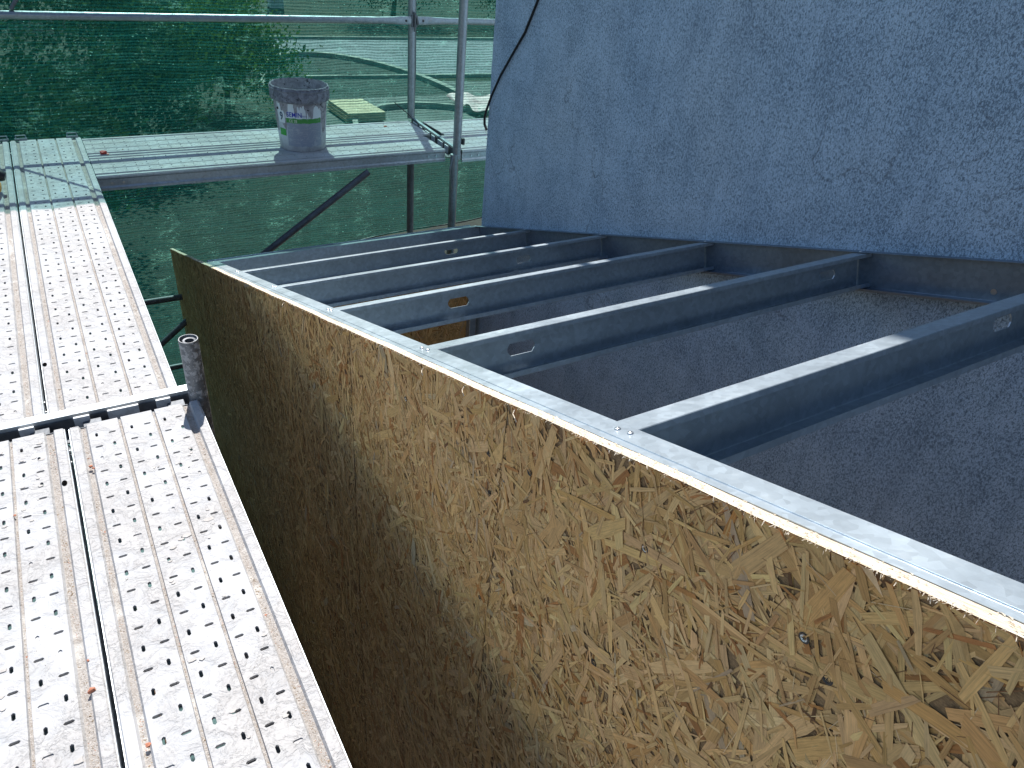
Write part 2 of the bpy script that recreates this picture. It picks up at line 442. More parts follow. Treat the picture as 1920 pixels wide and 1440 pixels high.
# ------------------------------------------------------------------ transom between bays
t = empty('scaffold_transom', (0, YT, 0)); tag(t, 'slotted steel cross bar between near and far deck planks, ending at the short pole', 'cross bar')
b = MB()
b.box(-1.1, -.012, -.016, .016, -.045, .003)      # near wall: vertical plate
o = b.build('bearer', M['plank_side'], t); bevel(o, .0012)
b = MB()
b.box(-1.1, -.012, -.020, -.0165, -.05, -.008)
b.build('front_web', M['dark_steel'], t)
b = MB(); b.box(-1.1, -.006, -.068, -.0215, -.052, -.048); b.build('lower_ledge', M['dark_steel'], t)
xs = [(-1.0,-.9),(-.86,-.78),(-.72,-.62),(-.56,-.49),(-.43,-.396),(-.306,-.268),(-.225,-.148),(-.104,-.066)]
for x0,x1 in xs:
    b = MB(); b.box(x0, x1, -.0355, -.0275, -.046, .002); o = b.build('locking_tab', M['tab'], t); bevel(o, .001)

# ------------------------------------------------------------------ tubes
def tube_thing(name, pts, r, label, cat, mat='galv_dull', group=None, n=24, extra=None, hollow=False):
    t = empty(name, pts[0]); tag(t, label, cat, group)
    o0 = Vector(pts[0]); b = MB(); b.tube([Vector(p)-o0 for p in pts], r, n)
    o = b.build('tube', M[mat], t); smooth_angle(o)
    return t
# short spigot pole at the end of the transom
t = empty('spigot_pole', (.006, .100, 0)); tag(t, 'short open steel pole stub standing at the end of the cross bar', 'scaffold pole')
b = MB()
b.lathe([(.0255,-5.4),(.0255,.180),(.0248,.1825),(.0232,.1825),(.0222,.180),(.0222,.10)], 40)
o = b.build('outer_tube', M['galv_dirty'], t); smooth_angle(o)
b = MB(); b.lathe([(.0180,.10),(.0180,.174),(.0170,.177),(.0120,.176),(.0112,.173),(.0112,.10),(0,.10)], 32, c=(.002,.0,0))
o = b.build('inner_tube', M['dark_steel'], t); smooth_angle(o)
b = MB(); b.lathe([(.0,0),(.0042,0)], 16); o = b.build('pin_hole', M['void'], t)
o.matrix_local = Matrix.Translation(Vector((-.2048-.012,-1.7776-.1,0)).normalized().to_3d()*.0248 + Vector((.006,0,.075))) @ Euler((PI/2,0,0)).to_matrix().to_4x4()
o.location = (.0035,-.02455,.078)

# pole B (front), pole A (rear)
t = empty('scaffold_pole', (1.866, 2.075, 0)); tag(t, 'front upright scaffold tube at the inner corner of the row, nearest the grey wall', 'scaffold pole', 'upright scaffold poles')
b = MB(); b.tube([(0,0,-.02),(.004,0,1.0),(.006,0,3.2)], .0242, 28); o = b.build('upper_tube', M['galv_dull'], t); smooth_angle(o)
b = MB(); b.tube([(-.018,0,-5.4),(-.014,0,-.021)], .0242, 28); o = b.build('lower_tube', M['galv_dull'], t); smooth_angle(o)
b = MB(); b.lathe([(.0243,-.05),(.0262,-.048),(.0262,-.022),(.0243,-.02)], 28); o = b.build('collar', M['galv_dull'], t); smooth_angle(o)
b = MB(); b.box(.0245,.043,-.018,.006,.035,.072); o = b.build('stud_cap', M['black'], t); bevel(o, .004)
b = MB(); b.tube([(-.03,-.01,-.03),(-.052,-.02,-.10),(-.040,-.02,-.20),(-.018,-.01,-.26)], .008, 10, squash=[(1,.4)]*4); o = b.build('gusset', M['galv_dull'], t)
t = empty('scaffold_pole', (1.915, 2.83, 0)); tag(t, 'rear upright scaffold tube against the netting, carrying the guard rail', 'scaffold pole', 'upright scaffold poles')
b = MB(); b.tube([(0,0,.0),(-.003,0,3.2)], .0242, 28); o = b.build('upper_tube', M['galv_dull'], t); smooth_angle(o)
b = MB(); b.tube([(0,0,-.80),(0,0,-.071)], .0242, 28); o = b.build('lower_tube', M['dark_steel'], t); smooth_angle(o)
b = MB(); b.tube([(0,0,-5.4),(0,0,-.801)], .021, 20); o = b.build('foot_tube', M['dark_steel'], t)
b = MB(); b.tube([(.02,.0,0.04),(.028,0,.3),(.022,0,.9)], .007, 8, squash=[(1,.5)]*3); b.build('edge_weld', M['galv_dull'], t)
# guard rails: tube with flattened ends meeting on the rear pole
def rail(x0, x1, z, label, flat0, flat1, y=2.80):
    t = empty('guard_rail', (x0, y, z)); tag(t, label, 'guard rail', 'guard rails on the rear poles')
    L = x1-x0; n = 0
    pts = [(0,0,0),(.07,0,0),(.12,0,0),(.2,0,0)] + [(L*.5,0,-.002)] + [(L-.2,0,0),(L-.12,0,0),(L-.07,0,0),(L,0,0)]
    sq = [(.35,1.25),(.35,1.25),(.8,1.08),(1,1),(1,1),(1,1),(.8,1.08),(.35,1.25),(.35,1.25)]
    b = MB(); b.tube(pts, .0195, 20, squash=sq); o = b.build('tube', M['galv_dull'], t); smooth_angle(o, 50)
    for xx in (.035, L-.035):
        b = MB(); b.tube([(xx,-.009,0),(xx,-.0055,0)], .007, 12); b.build('eye_hole', M['black'], t)
    return t
rail(-1.0, 1.895, .592, 'long horizontal guard rail tube crossing the top of the netting', 0, 1)
rail(1.940, 4.2, .592, 'guard rail tube from the rear pole towards the grey wall', 1, 0)
rail(-1.0, 1.895, 1.27, 'upper guard rail tube above the photo edge', 0, 1)
b = MB()
b.box(1.897,1.938,2.796,2.806,.555,.625); b.tube([(1.917,2.79,.53),(1.917,2.785,.64)], .006, 10)
b.tube([(1.905,2.79,.64),(1.93,2.79,.61),(1.94,2.79,.57)], .007, 10)
o = b.build('rail_coupler', M['dark_steel']); bevel(o, .002); tag(o, 'steel wedge coupler joining the guard rails on the rear pole', 'coupler')
# row transom between pole A and B
t = empty('scaffold_transom', (1.915, 2.806, 0)); tag(t, 'slotted steel cross bar between the two upright poles on the cross row', 'cross bar')
dv = Vector((1.872-1.915, 2.10-2.806, 0)); L = dv.length
t.rotation_euler = (0,0,math.atan2(dv.y, dv.x))
b = MB(); b.box(0, L, -.004, .016, -.045, .006); o = b.build('bearer', M['galv_dull'], t); bevel(o, .0015)
b = MB(); b.box(0, L, -.0075, -.0045, -.05, .0); b.build('front_web', M['dark_steel'], t)
b = MB(); b.box(.01, L-.01, -.050, -.009, -.050, -.046); b.build('lower_ledge', M['dark_steel'], t)
for k in range(6):
    b = MB(); x0 = .06+k*.105; b.box(x0, x0+(.05 if k % 2 else .07), -.022, -.015, -.045, -.001); o = b.build('locking_tab', M['tab'], t); bevel(o, .001)
# braces and lower rails
tube_thing('diagonal_brace', [(.42,2.10,-.675),(1.32,2.10,-.028-.06)], .0185, 'dark diagonal brace tube under the cross row, before the netting', 'brace', 'dark_steel')
o = bpy.data.objects.new('x', None)
def tube_ext(name, a, b_, r, label, cat, mat, y):
    return tube_thing(name, [a, b_], r, label, cat, mat)
tube_thing('lower_rail', [(-.9,2.83,-1.036),(1.9,2.83,-1.042)], .0195, 'horizontal tube below the deck, left of the board corner', 'rail', 'dark_steel')
tube_thing('lower_rail', [(-.9,2.83,-1.545),(1.9,2.83,-1.535)], .0195, 'lowest horizontal tube seen beside the short pole', 'rail', 'dark_steel')
tube_thing('diagonal_brace', [(-.30,2.86,-1.72),(.75,2.86,-.90)], .019, 'diagonal tube low in the gap behind the short pole', 'brace', 'dark_steel')
tube_thing('diagonal_tie', [(-.205,2.80,.615),(.28,2.80,1.25)], .009, 'thin diagonal tie rising from the guard rail at the left', 'brace', 'dark_steel')
b = MB(); b.tube([(1.90,2.79,.012),(1.885,2.80,.03),(1.83,2.83,.075),(1.80,2.84,.103)], .0028, 8)
o = b.build('cable_tie', M['black'], None, True); tag(o, 'thin black cable tie tail sticking out at the foot of the rear pole', 'cable tie')
# outer posts below the left decks (support)
for (x,y,lab) in ((-.75,.1,'scaffold post below the left deck at the cross bar'),(-.75,2.86,'scaffold post below the far left deck corner'),(-.06,2.86,'scaffold post below the inner corner of the decks'),(.012,-2.5,'scaffold post below the near deck end')):
    tube_thing('support_post', [(x,y,-5.4),(x,y,-.075)], .0242, lab, 'scaffold pole', 'galv_dull')

# ------------------------------------------------------------------ roof frame (sloping)
m_sl = .34; a_sl = math.atan(m_sl); cs = math.cos(a_sl)
Y5, Z5 = -1.1852, .6466
S = .6104/cs
fr = empty('roof_frame', (0, Y5, Z5), (-a_sl, 0, 0))
tag(fr, 'sloping galvanised steel joist frame between the strand board and the grey wall', 'roof frame')
def ly(Y): return (Y-Y5)/cs          # world Y on the roof plane -> local y
XI, XL, XW, XO = .391, 1.845, 1.867, .324
Y0l = ly(-3.0); Yend = ly(1.80)
FL, DP = .047, .104
def joist(yk, holes, x0=XI-.035, x1=XL+.015, label=None):
    """C section open to -y (towards the camera); web at yk"""
    b = MB()
    b.strip([(yk-FL,-.011),(yk-FL,-.0012),(yk-FL+.0012,0.),(yk-.0012,0.),(yk,-.0012)], x0, x1)
    b.strip([(yk,-DP+.0012),(yk-.0012,-DP),(yk-FL+.0012,-DP),(yk-FL,-DP+.0012),(yk-FL,-DP+.0135)], x0, x1)
    # web with oblong holes and shallow stiffening folds
    xs_ = [x0]; hs = sorted(holes)
    zc = -.052; hh = .0145; hw = .037
    z0, z1 = -DP+.0012, -.0012
    cur = x0
    for hx in hs:
        a, c = hx-.06, hx+.06
        b.face([(cur,yk,z0),(a,yk,z0),(a,yk,z1),(cur,yk,z1)])
        hp = [(hx-hw+.008,zc-hh),(hx+hw-.008,zc-hh),(hx+hw,zc-hh+.010),(hx+hw,zc+hh-.010),(hx+hw-.008,zc+hh),(hx-hw+.008,zc+hh),(hx-hw,zc+hh-.010),(hx-hw,zc-hh+.010)]
        v = [(a,yk,z0),(c,yk,z0),(c,yk,z1),(a,yk,z1)]+[(p[0],yk,p[1]) for p in hp]+[(p[0],yk+.003,p[1]) for p in hp]
        H = lambda i: 4+i
        f = [(0,1,H(1),H(0)),(1,H(2),H(1)),(1,2,H(3),H(2)),(2,H(4),H(3)),(2,3,H(5),H(4)),(3,H(6),H(5)),(3,0,H(7),H(6)),(0,H(0),H(7))]
        for i in range(8): f.append((H(i),H((i+1)%8),12+(i+1)%8,12+i))
        b.raw(v, f); cur = c
    b.face([(cur,yk,z0),(x1,yk,z0),(x1,yk,z1),(cur,yk,z1)])
    o = b.build('joist', M['galv'], fr)
    if label: o['label'] = label
    return o
def screw_head(parent, loc, r=.0048, name='screw', axis='z', mat='screw'):
    b = MB(); b.lathe([(0,.0030),(r*.45,.0028),(r*.5,.0018),(r*.8,.0022),(r,.0010),(r*1.02,0)], 16)
    o = b.build(name, M[mat], parent, True)
    o.location = loc
    if axis == '-x': o.rotation_euler = (0,-PI/2,0)
    if axis == 'y': o.rotation_euler = (PI/2,0,0)
    return o
hmap = {0:(1.427,), 1:(.625,1.715), 2:(.793,), 3:(1.438,), 4:(1.413,)}
for k in range(-2, 5):
    yk = k*S + (.014 if k == 0 else .004)
    joist(yk, hmap.get(k, (.8,)))
# first track on the board side (top flange over the joists, web against the board)
def prof_x(path, y0, y1, name, mat=None, label=None):
    mat = mat or M['galv']
    b = MB()
    for (a, c) in zip(path[:-1], path[1:]):
        b.face([(a[0],y0,a[1]),(c[0],y0,c[1]),(c[0],y1,c[1]),(a[0],y1,a[1])])
    o = b.build(name, mat, fr); solidify(o, .001, 0)
    if label: o['label'] = label
    return o
prof_x([(XI,.0015),(.3535,.0018),(.3525,.0005),(.3525,-.107),(.3535,-.108),(XI+.004,-.108)], Y0l, Yend, 'edge_track')
b = MB()
b.box(.3402, .3521, Y0l, Yend, -.03, .0012)
b.build('edge_strip', M['galv'], fr)
# wall track: open towards the joists
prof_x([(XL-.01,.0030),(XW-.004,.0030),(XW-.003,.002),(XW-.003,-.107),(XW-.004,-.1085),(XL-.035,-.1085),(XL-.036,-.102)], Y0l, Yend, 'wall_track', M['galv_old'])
# end track: closing section at the low end
b = MB()
yk = Yend
b.strip([(yk-.052,-.108),(yk-.0512,-.1072),(yk-.0512,-.001),(yk-.050,.0012),(yk-.002,.0012),(yk,-.001),(yk,-.108)], XI-.036, XW-.005)
o = b.build('end_track', M['galv'], fr); solidify(o, .001, 0)
b = MB(); b.box(XI-.036, XW-.005, yk+.003, yk+.058, -.012, .0002); o = b.build('end_cap_strip', M['galv'], fr); bevel(o, .001)
b = MB(); b.box(XI-.036, XW-.005, yk+.061, yk+.066, -.05, .0062); o = b.build('end_lip', M['galv'], fr)
for k in range(-2, 5):
    yk2 = k*S-.02
    for dx, dy in ((.372,.004),(.374,-.020)):
        screw_head(fr, (dx, yk2+dy, .0022))
    screw_head(fr, (XL-.001, yk2+.004, .0034))
screw_head(fr, (.372, yk-.03, .0022)); screw_head(fr, (XW-.02, yk-.03, .0032))
# punched mark in wall track web
b = MB(); b.lathe([(0,0),(.008,0)], 16); o = b.build('punch_mark', M['screw'], fr); o.location = (XW-.0045, ly(-.95), -.083); o.rotation_euler = (0,-PI/2,0)

# ------------------------------------------------------------------ strand boards
def flakes(name, parent, y0, y1, zbot, ztop, n, seed, face_x, sgn=-1, plane='x', tone=1., big=1.):
    """loose overlapping wood strands pressed on the face of the board; part of the board's face"""
    rnd = random.Random(seed)
    V = []; F = []; T = []; G = []
    for i in range(n):
        t = i/n
        L = .037*math.exp(rnd.gauss(0, .62))*(1.75-1.0*t)*big
        L = max(.007, min(.135, L))
        W = L*rnd.uniform(.045,.18)
        if rnd.random() < .07: W = L*rnd.uniform(.22,.4)
        thin = rnd.random() < .14
        if thin: W = .0009; L = min(L, .05)
        W = max(.0009, min(.024, W))
        r = rnd.random()
        if thin: c = (.20,.10,.045) if r < .7 else (.70,.52,.32)
        elif r < .50: c = (.66,.425,.20)
        elif r < .80: c = (.57,.335,.135)
        elif r < .90: c = (.72,.50,.25)
        elif r < .965: c = (.42,.19,.06)
        elif r < .985: c = (.50,.37,.24)
        else: c = (.17,.08,.03); L = min(L, .022); W = min(W, .005)
        cy = rnd.uniform(y0, y1); zt = ztop(cy); cz = rnd.uniform(zbot, zt)
        an = rnd.gauss(PI/2, .75) if rnd.random() < .55 else rnd.uniform(0, PI)
        ca, sa = math.cos(an), math.sin(an)
        h = .0003+.0022*t + rnd.uniform(0,.0003)
        tl = rnd.uniform(-.10,.10)*min(1,.0035/W); tl2 = rnd.uniform(-.014,.014)
        jag = lambda: rnd.uniform(-.16,.16)*W*2
        pts = [(-L/2+jag(),-W/2*rnd.uniform(.5,1)),(-L*rnd.uniform(.05,.2),-W/2),(L/2+jag(),-W/2*rnd.uniform(.4,1)),(L/2+jag(),W/2*rnd.uniform(.4,1)),(L*rnd.uniform(.0,.2),W/2*rnd.uniform(.9,1.1)),(-L/2+jag(),W/2*rnd.uniform(.5,1))]
        k = rnd.uniform(.84,1.18)*tone
        if t < .45: k *= .86
        c = (min(.85, 1.07*c[0]*k*rnd.uniform(.97,1.03)), c[1]*k*rnd.uniform(.96,1.03), .86*c[2]*k*rnd.uniform(.9,1.08), 1)
        b = len(V); ru = rnd.uniform(0,40)
        for (u, v) in pts:
            yy = cy+u*ca-v*sa; zz = cz+u*sa+v*ca
            yy = min(max(yy, y0+.0004), y1-.0004); zz = min(max(zz, zbot), ztop(yy)-.0002)
            d = h+max(-.0012, v*tl+u*tl2)
            d = max(.00005, d)
            V.append((face_x+sgn*d, yy, zz) if plane == 'x' else (yy, face_x+sgn*d, zz))
            T += c; G += [u+ru, v+ru*.37, 0]
        F.append(tuple(range(b, b+6)))
    me = bpy.data.meshes.new(name); me.from_pydata(V, [], F); me.materials.append(M['strand'])
    a = me.color_attributes.new('tint', 'FLOAT_COLOR', 'POINT'); a.data.foreach_set('color', T)
    g = me.attributes.new('grain', 'FLOAT_VECTOR', 'POINT'); g.data.foreach_set('vector', G)
    me.update()
    return link(bpy.data.objects.new(name, me), parent)
def ztop(Y): return Z5-m_sl*(Y-Y5) + .0007*math.sin(Y*9.1)+.0006*math.sin(Y*23+1)
def panel(y0, y1, label, n, seed, xo=XO):
    t = empty('strand_board', (0,0,0)); tag(t, label, 'wood board', 'strand boards closing the frame side')
    N = max(2, int((y1-y0)/.05)); b = MB(); zb = -2.25
    v = []
    for i in range(N+1):
        Y = y0+(y1-y0)*i/N; zt = ztop(Y)
        v += [(xo,Y,zb),(xo,Y,zt),(xo+.0155,Y,zt+.0005),(xo+.0155,Y,zb)]
    for i in range(N):
        a = 4*i; c = a+4
        b.f += [(a,c,c+1,a+1),(a+1,c+1,c+2,a+2),(a+2,c+2,c+3,a+3)]; b.mi += [0,1,0]
    b.f += [(0,1,2,3),(4*N+3,4*N+2,4*N+1,4*N)]; b.mi += [1,1]
    b.v = v
    b.build('board_core', [M['core'], M['edge']], t)
    flakes('strand_face', t, y0, y1, zb, ztop, n, seed, xo)
    # fibres standing off the sawn top edge
    rnd = random.Random(seed+5); sb = MB()
    for i in range(int((y1-y0)*420)):
        Y = rnd.uniform(y0, y1); z = ztop(Y)
        L = rnd.uniform(.001,.005)*(2.2 if rnd.random() < .05 else 1); w_ = rnd.uniform(.0004,.0016)
        dx = rnd.uniform(-.0045,-.0003); dy = rnd.uniform(-1,1)*L*1.1
        p = Vector((xo+rnd.uniform(-.0005,.002),Y,z+rnd.uniform(-.0008,.0008))); q = p+Vector((dx,dy,rnd.uniform(-.0042,.0005)*1.1))
        sb.face([p, p+Vector((0,w_,0)), q+Vector((0,w_*.4,0)), q])
    for i in range(int((y1-y0)*500)):     # crumbs on the sawn edge
        Y = rnd.uniform(y0, y1); z = ztop(Y); w_ = rnd.uniform(.001,.006)
        x = rnd.uniform(xo-.001, xo+.0145)
        sb.face([(x,Y,z+.0008),(x+.0015,Y+w_*.2,z+.0016),(x+.001,Y+w_,z+.0010)])
    sb.build('edge_splinters', M['edge'], t)
    return t
pA = panel(-3.2, -1.0036, 'near strand board with large flakes, its joint beside the two screw marks', 62000, 11)
pB = panel(-1.003, -.288, 'narrow middle strand board between two upright joints', 26000, 12)
pC = panel(-.285, 3.0, 'far strand board running down to its free corner at the netting', 70000, 13)
# curled splinters at the sawn edge
for (Y, l) in ((-1.02,.02),(-.86,.016),(-.70,.014),(.3,.015)):
    b = MB(); z = ztop(Y); b.tube([(XO+.001,Y,z-.004),(XO-.008,Y-l*.4,z-.008),(XO-.012,Y-l,z-.007),(XO-.011,Y-l*1.2,z-.012)], .0008, 6)
    b.build('curl_splinter', M['edge'], pA if Y < -1.006 else (pB if Y < -.285 else pC))
def board_screw(parent, Y, Z, bright=True):
    # countersunk cross head in a small pit
    b = MB(); r = .0042
    b.lathe([(r*1.5,.0),(r*1.05,-.0)], 18); b.mi = [1]*len(b.mi)
    n0 = len(b.f)
    b.lathe([(r,.0004),(r*.55,-.0006),(r*.5,-.0008),(0,-.0008)], 16); b.mi[n0:] = [0]*(len(b.f)-n0)
    b.raw([(-r*.62,-.0005,.0007),(r*.62,-.0005,.0007),(r*.62,.0005,.0007),(-r*.62,.0005,.0007),(-.0005,-r*.62,.0009),(.0005,-r*.62,.0009),(.0005,r*.62,.0009),(-.0005,r*.62,.0009)], [(0,1,2,3),(4,5,6,7)], 1)
    o = b.build('screw', [M['screw' if bright else 'black'], M['black']], parent)
    o.rotation_euler = (0,-PI/2,.0); o.location = (XO-.0022, Y, Z)
for (Y,Z,br) in ((-1.559,.66,1),(-1.595,.640,0),(-1.339,.578,1),(-1.016,.434,1),(-1.081,.504,0),(-1.30,.30,0)):
    board_screw(pA, Y, Z, br)
for (Y,Z,br) in ((-.96,.452,0),(-.974,.373,0),(-.62,.35,1),(-.974,.10,0)): board_screw(pB, Y, Z, br)
for (Y,Z,br) in ((-.25,.2,0),(.35,.05,1),(1.2,-.25,1),(2.2,-.55,1)): board_screw(pC, Y, Z, br)

# end board inside the pit with studs
t = empty('strand_board', (0,0,0)); tag(t, 'orange brown strand board closing the low end inside the frame', 'wood board')
b = MB(); b.box(XO+.018, XW-.002, 1.716, 1.731, -2.25, -.50); b.build('board_core', M['core'], t)
flakes('strand_face', t, XO+.018, XW-.002, -1.9, lambda q: -.50, 26000, 21, 1.716, -1, 'y', .88)
for x in (.37, 1.18, 1.79):
    b = MB(); b.box(x, x+.045, 1.666, 1.710, -2.2, -.54); o = b.build('wall_stud', M['galv']); bevel(o, .002)
    tag(o, {.37:'upright steel stud in the pit by the side board',1.18:'upright steel stud midway on the inner end board',1.79:'upright steel stud in the pit corner by the grey wall'}[x], 'stud', 'upright studs inside the pit')

# ------------------------------------------------------------------ grey wall (building block) with slightly broken arris
t = empty('grey_wall', (XW, 1.745, -5.4)); tag(t, 'tall speckled grey cement clad wall rising behind the joist frame', 'wall')
N = 300; v = []; f = []
for i in range(N+1):
    z = i/N*11.4
    e = (noise.noise(Vector((z*9,3,0)))*.004+noise.noise(Vector((z*37,7,0)))*.003)
    v += [(0,-6.2,z),(0,-.012+e,z),(.010,-.002+e*.5,z),(3.2,0,z)]
for i in range(N):
    a = 4*i; c = a+4
    f += [(a,c,c+1,a+1),(a+1,c+1,c+2,a+2),(a+2,c+2,c+3,a+3)]
f.append((4*N,4*N+3,4*N+2,4*N+1))
mesh_obj('cladding', v, f, M['wall'], t)
b = MB(); b.box(.02,3.2,-6.2,-.02,11.38,11.5); b.box(-.05,3.3,-6.3,.05,11.5,11.56); b.build('wall_cap', M['galv_dull'], t)
# lower building body below the pit
t = mesh_obj('x', [], [], M['wall']); bpy.data.objects.remove(t)
b = MB(); b.box(XO+.03, XW-.02, -4.4, 1.76, -5.4, -2.26)
o = b.build('lower_house_wall', m_simple('render_base', (.42,.40,.37), .9, 0, .3, 3)); tag(o, 'low house body below the open joist frame', 'wall')

# black strap on the wall edge
pts = [(1.862,1.30,1.0),(1.861,1.341,.90),(1.860,1.43,.743),(1.858,1.53,.622),(1.857,1.625,.505),(1.855,1.695,.395),(1.852,1.735,.31),(1.852,1.748,.27),(1.856,1.752,.235),(1.875,1.757,.20)]
b = MB(); b.tube(pts, .0075, 10, squash=[(.45,1)]*len(pts)); o = b.build('hanging_cable', M['black'], None, True)
tag(o, 'black flat cable hanging across the edge of the grey wall', 'cable')

# ------------------------------------------------------------------ netting
def net(name, x0, x1, y, ztopf, zbotf, label, nx=130, nz=90):
    v = []; f = []
    for j in range(nz+1):
        for i in range(nx+1):
            x = x0+(x1-x0)*i/nx; zt = ztopf(x); zb = zbotf(x); z = zb+(zt-zb)*j/nz
            p = Vector((x*1.1+z*.5, z*.9-x*.35, 0))
            d = noise.noise(p*1.1)*.05 + abs(noise.noise(p*2.6+Vector((4,0,0))))*.045 + noise.noise(Vector((x*7+z*5,z*3,2)))*.008
            v.append((x, y+d, z))
    for j in range(nz):
        for i in range(nx):
            a = j*(nx+1)+i; f.append((a,a+1,a+nx+2,a+nx+1))
    o = mesh_obj(name, v, f, M['net'], None, smooth=True)
    return tag(o, label, 'debris netting')
def zb(x):
    pts = [(-1.2,-4.5),(1.0,-4.5),(1.25,-.98),(1.45,-.95),(1.68,-.91),(2.02,-.895),(2.39,-.885),(2.7,-.865),(3.2,-.86),(4.6,-.88)]
    for (a,za),(c,zc) in zip(pts[:-1],pts[1:]):
        if x <= c: return za+(zc-za)*max(0,(x-a))/(c-a)
    return -.88
net('debris_netting', -1.2, 4.6, 3.06, lambda x: 1.70+.012*math.sin(x*6), zb, 'green woven debris netting stretched behind the guard rail and the cross row deck', 170, 130)
def blocker_sheet(x, y0, y1, z0, z1, label, ny=110, nz=40):
    v = []; f = []
    for j in range(nz+1):
        for i in range(ny+1):
            y = y0+(y1-y0)*i/ny; z = z0+(z1-z0)*j/nz
            v.append((x-abs(noise.noise(Vector((y*1.3+z*.5,z*.9,6))))*.07, y, z))
    for j in range(nz):
        for i in range(ny):
            a = j*(ny+1)+i; f.append((a,a+1,a+ny+2,a+ny+1))
    o = mesh_obj('dust_sheet', v, f, m_simple('dust_sheet', (.10,.085,.065), .9, 0, .3, 4), None, smooth=True); return tag(o, label, 'dust sheet')  # unseen sheet added to keep low sky light off the lower board
blocker_sheet(-1.06, -4.2, 3.04, -4.5, -.06, 'brown dust sheet hung below the outer left edge of the decks')
for i, x in enumerate((-.021, -.347, .305, -.673)):  # planks added underneath only to darken the view through slots and gaps
    t = empty('lower_deck_plank', (x, -2.6, -2.0)); tag(t, ['lower lift deck plank right below the near right plank','lower lift deck plank below the left planks','lower lift deck plank against the strand board foot','outermost lower lift deck plank on the left'][i], 'scaffold plank', 'planks of the lower lift')
    b = MB(); b.box(-.32, 0, 0, 5.5, -.006, 0); b.build('deck_plate', M['dark_steel'], t)  # plate of the added dark plank
    for xx in (-.32,-.003):
        b = MB(); b.box(xx, xx+.003, 0, 5.5, -.07, -.0062); b.build('side_rail', M['dark_steel'], t)
b = MB(); pts = [(x, 3.075+.01*math.sin(x*7), zb(x)-.004) for x in [1.25+.1*k for k in range(30)]]
b.tube(pts, .006, 8); o = b.build('net_rope', M['black'], None, True); tag(o, 'dark hem rope along the lower edge of the green netting', 'rope')

# ------------------------------------------------------------------ bucket
BX, BY = 1.040, 2.375
t = empty('bucket', (BX, BY, 0)); tag(t, 'mortar stained white plastic bucket with a blue and green label on the cross row deck', 'bucket')
def m_bucket():
    q = NT('stained_bucket'); v = q.coord()
    n1 = q.noise(v, 9, 6, .7, .5); n2 = q.noise(v, 55, 5, .7)
    c = q.mix(q.ramp(n1, [(.46, 0.), (.64, .8)]), (.54,.59,.64), (.27,.29,.33))
    c = q.mix(q.ramp(n2, [(.55, 0.), (.68, .7)]), c, (.34,.33,.34))
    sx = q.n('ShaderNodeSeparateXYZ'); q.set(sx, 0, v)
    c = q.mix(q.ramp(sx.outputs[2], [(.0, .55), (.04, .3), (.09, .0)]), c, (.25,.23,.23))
    q.pbr(c, .6, 0, q.bump(n2, .7, .0015)); return q.m
def m_mortar(name, a, b_):
    q = NT(name); v = q.coord(); n1 = q.noise(v, 30, 6, .7, .6)
    c = q.mix(q.ramp(n1, [(.38, 0.), (.62, 1.)]), a, b_)
    sp = q.ramp(q.noise(v, 48, 3, .6), [(.60, 0.), (.66, .9)])
    c = q.mix(sp, c, (.03,.03,.035))
    q.pbr(c, .85, 0, q.bump(n1, 1, .004)); return q.m
bk = m_bucket(); mort = m_mortar('bucket_mortar', (.22,.21,.23), (.38,.37,.39)); rimm = m_mortar('bucket_rim_mortar', (.11,.115,.14), (.27,.28,.32))
def RZ(z): return .124+.020*z/.30
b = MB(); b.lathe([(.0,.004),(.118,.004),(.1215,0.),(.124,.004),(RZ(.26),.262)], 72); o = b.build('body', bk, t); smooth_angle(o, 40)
b = MB(); b.lathe([(RZ(.26)+.001,.262),(.153,.260),(.158,.268),(.159,.300),(.157,.312),(.1595,.316),(.160,.322),(.156,.324),(.1565,.328),(.154,.334),(.150,.335),(.147,.331)], 96)
for i,(x,y,z) in enumerate(b.v):
    k = noise.noise(Vector((x*60,y*60,z*50)))*.0022; b.v[i] = (x*(1+k*4), y*(1+k*4), z+k*1.6)
o = b.build('rim', rimm, t); smooth_angle(o, 30)
b = MB(); b.lathe([(.147,.331),(.143,.27),(.130,.10),(.120,.03),(0,.028)], 72)
for i,(x,y,z) in enumerate(b.v):
    k = noise.noise(Vector((x*40,y*40,z*40))); b.v[i] = (x*(1+k*.02), y*(1+k*.02), z)
o = b.build('inner_wall', mort, t); smooth_angle(o, 50)
# label band and print, wrapped on the cone; facing angle towards the camera
fa = math.atan2(-1.7776-BY, -.2048-BX)
def wrap(u, z, off=.0006):
    """u metres to the right as seen from the camera"""
    r = RZ(z)+off; a = fa + u/r
    return (r*math.cos(a), r*math.sin(a), z)
def patch(name, u0, u1, z0, z1, mat, off, n=24, wob=0, parent=None):
    b = MB(); v = []
    for i in range(n+1):
        u = u0+(u1-u0)*i/n
        za = z0+wob*noise.noise(Vector((u*40,1,0))); zc = z1+wob*noise.noise(Vector((u*40,5,0)))
        v += [wrap(u, za, off), wrap(u, zc, off)]
    f = [(2*i,2*i+2,2*i+3,2*i+1) for i in range(n)]
    b.raw(v, f); o = b.build(name, mat, parent or t, True); return o
def m_print(name, c, wear=.5):
    q = NT(name); v = q.coord(); n1 = q.noise(v, 45, 6, .7, .5)
    k = q.ramp(n1, [(.52, 0.), (.66, wear)])
    q.pbr(q.mix(k, c, (.42,.44,.48)), .55, 0, q.bump(n1, .5, .001)); return q.m
white_l = m_print('label_white', (.66,.71,.74), .18)
grey_l = m_print('label_grey', (.26,.29,.36), .9)
green_l = m_print('label_green', (.05,.26,.05), .35)
blue_l = m_print('label_blue', (.008,.025,.36), .05)
lab = patch('label', -.088, .118, .178, .256, white_l, .0008, 30)
patch('label_band', -.085, .112, .156, .181, green_l, .0014, 30, .004, lab)
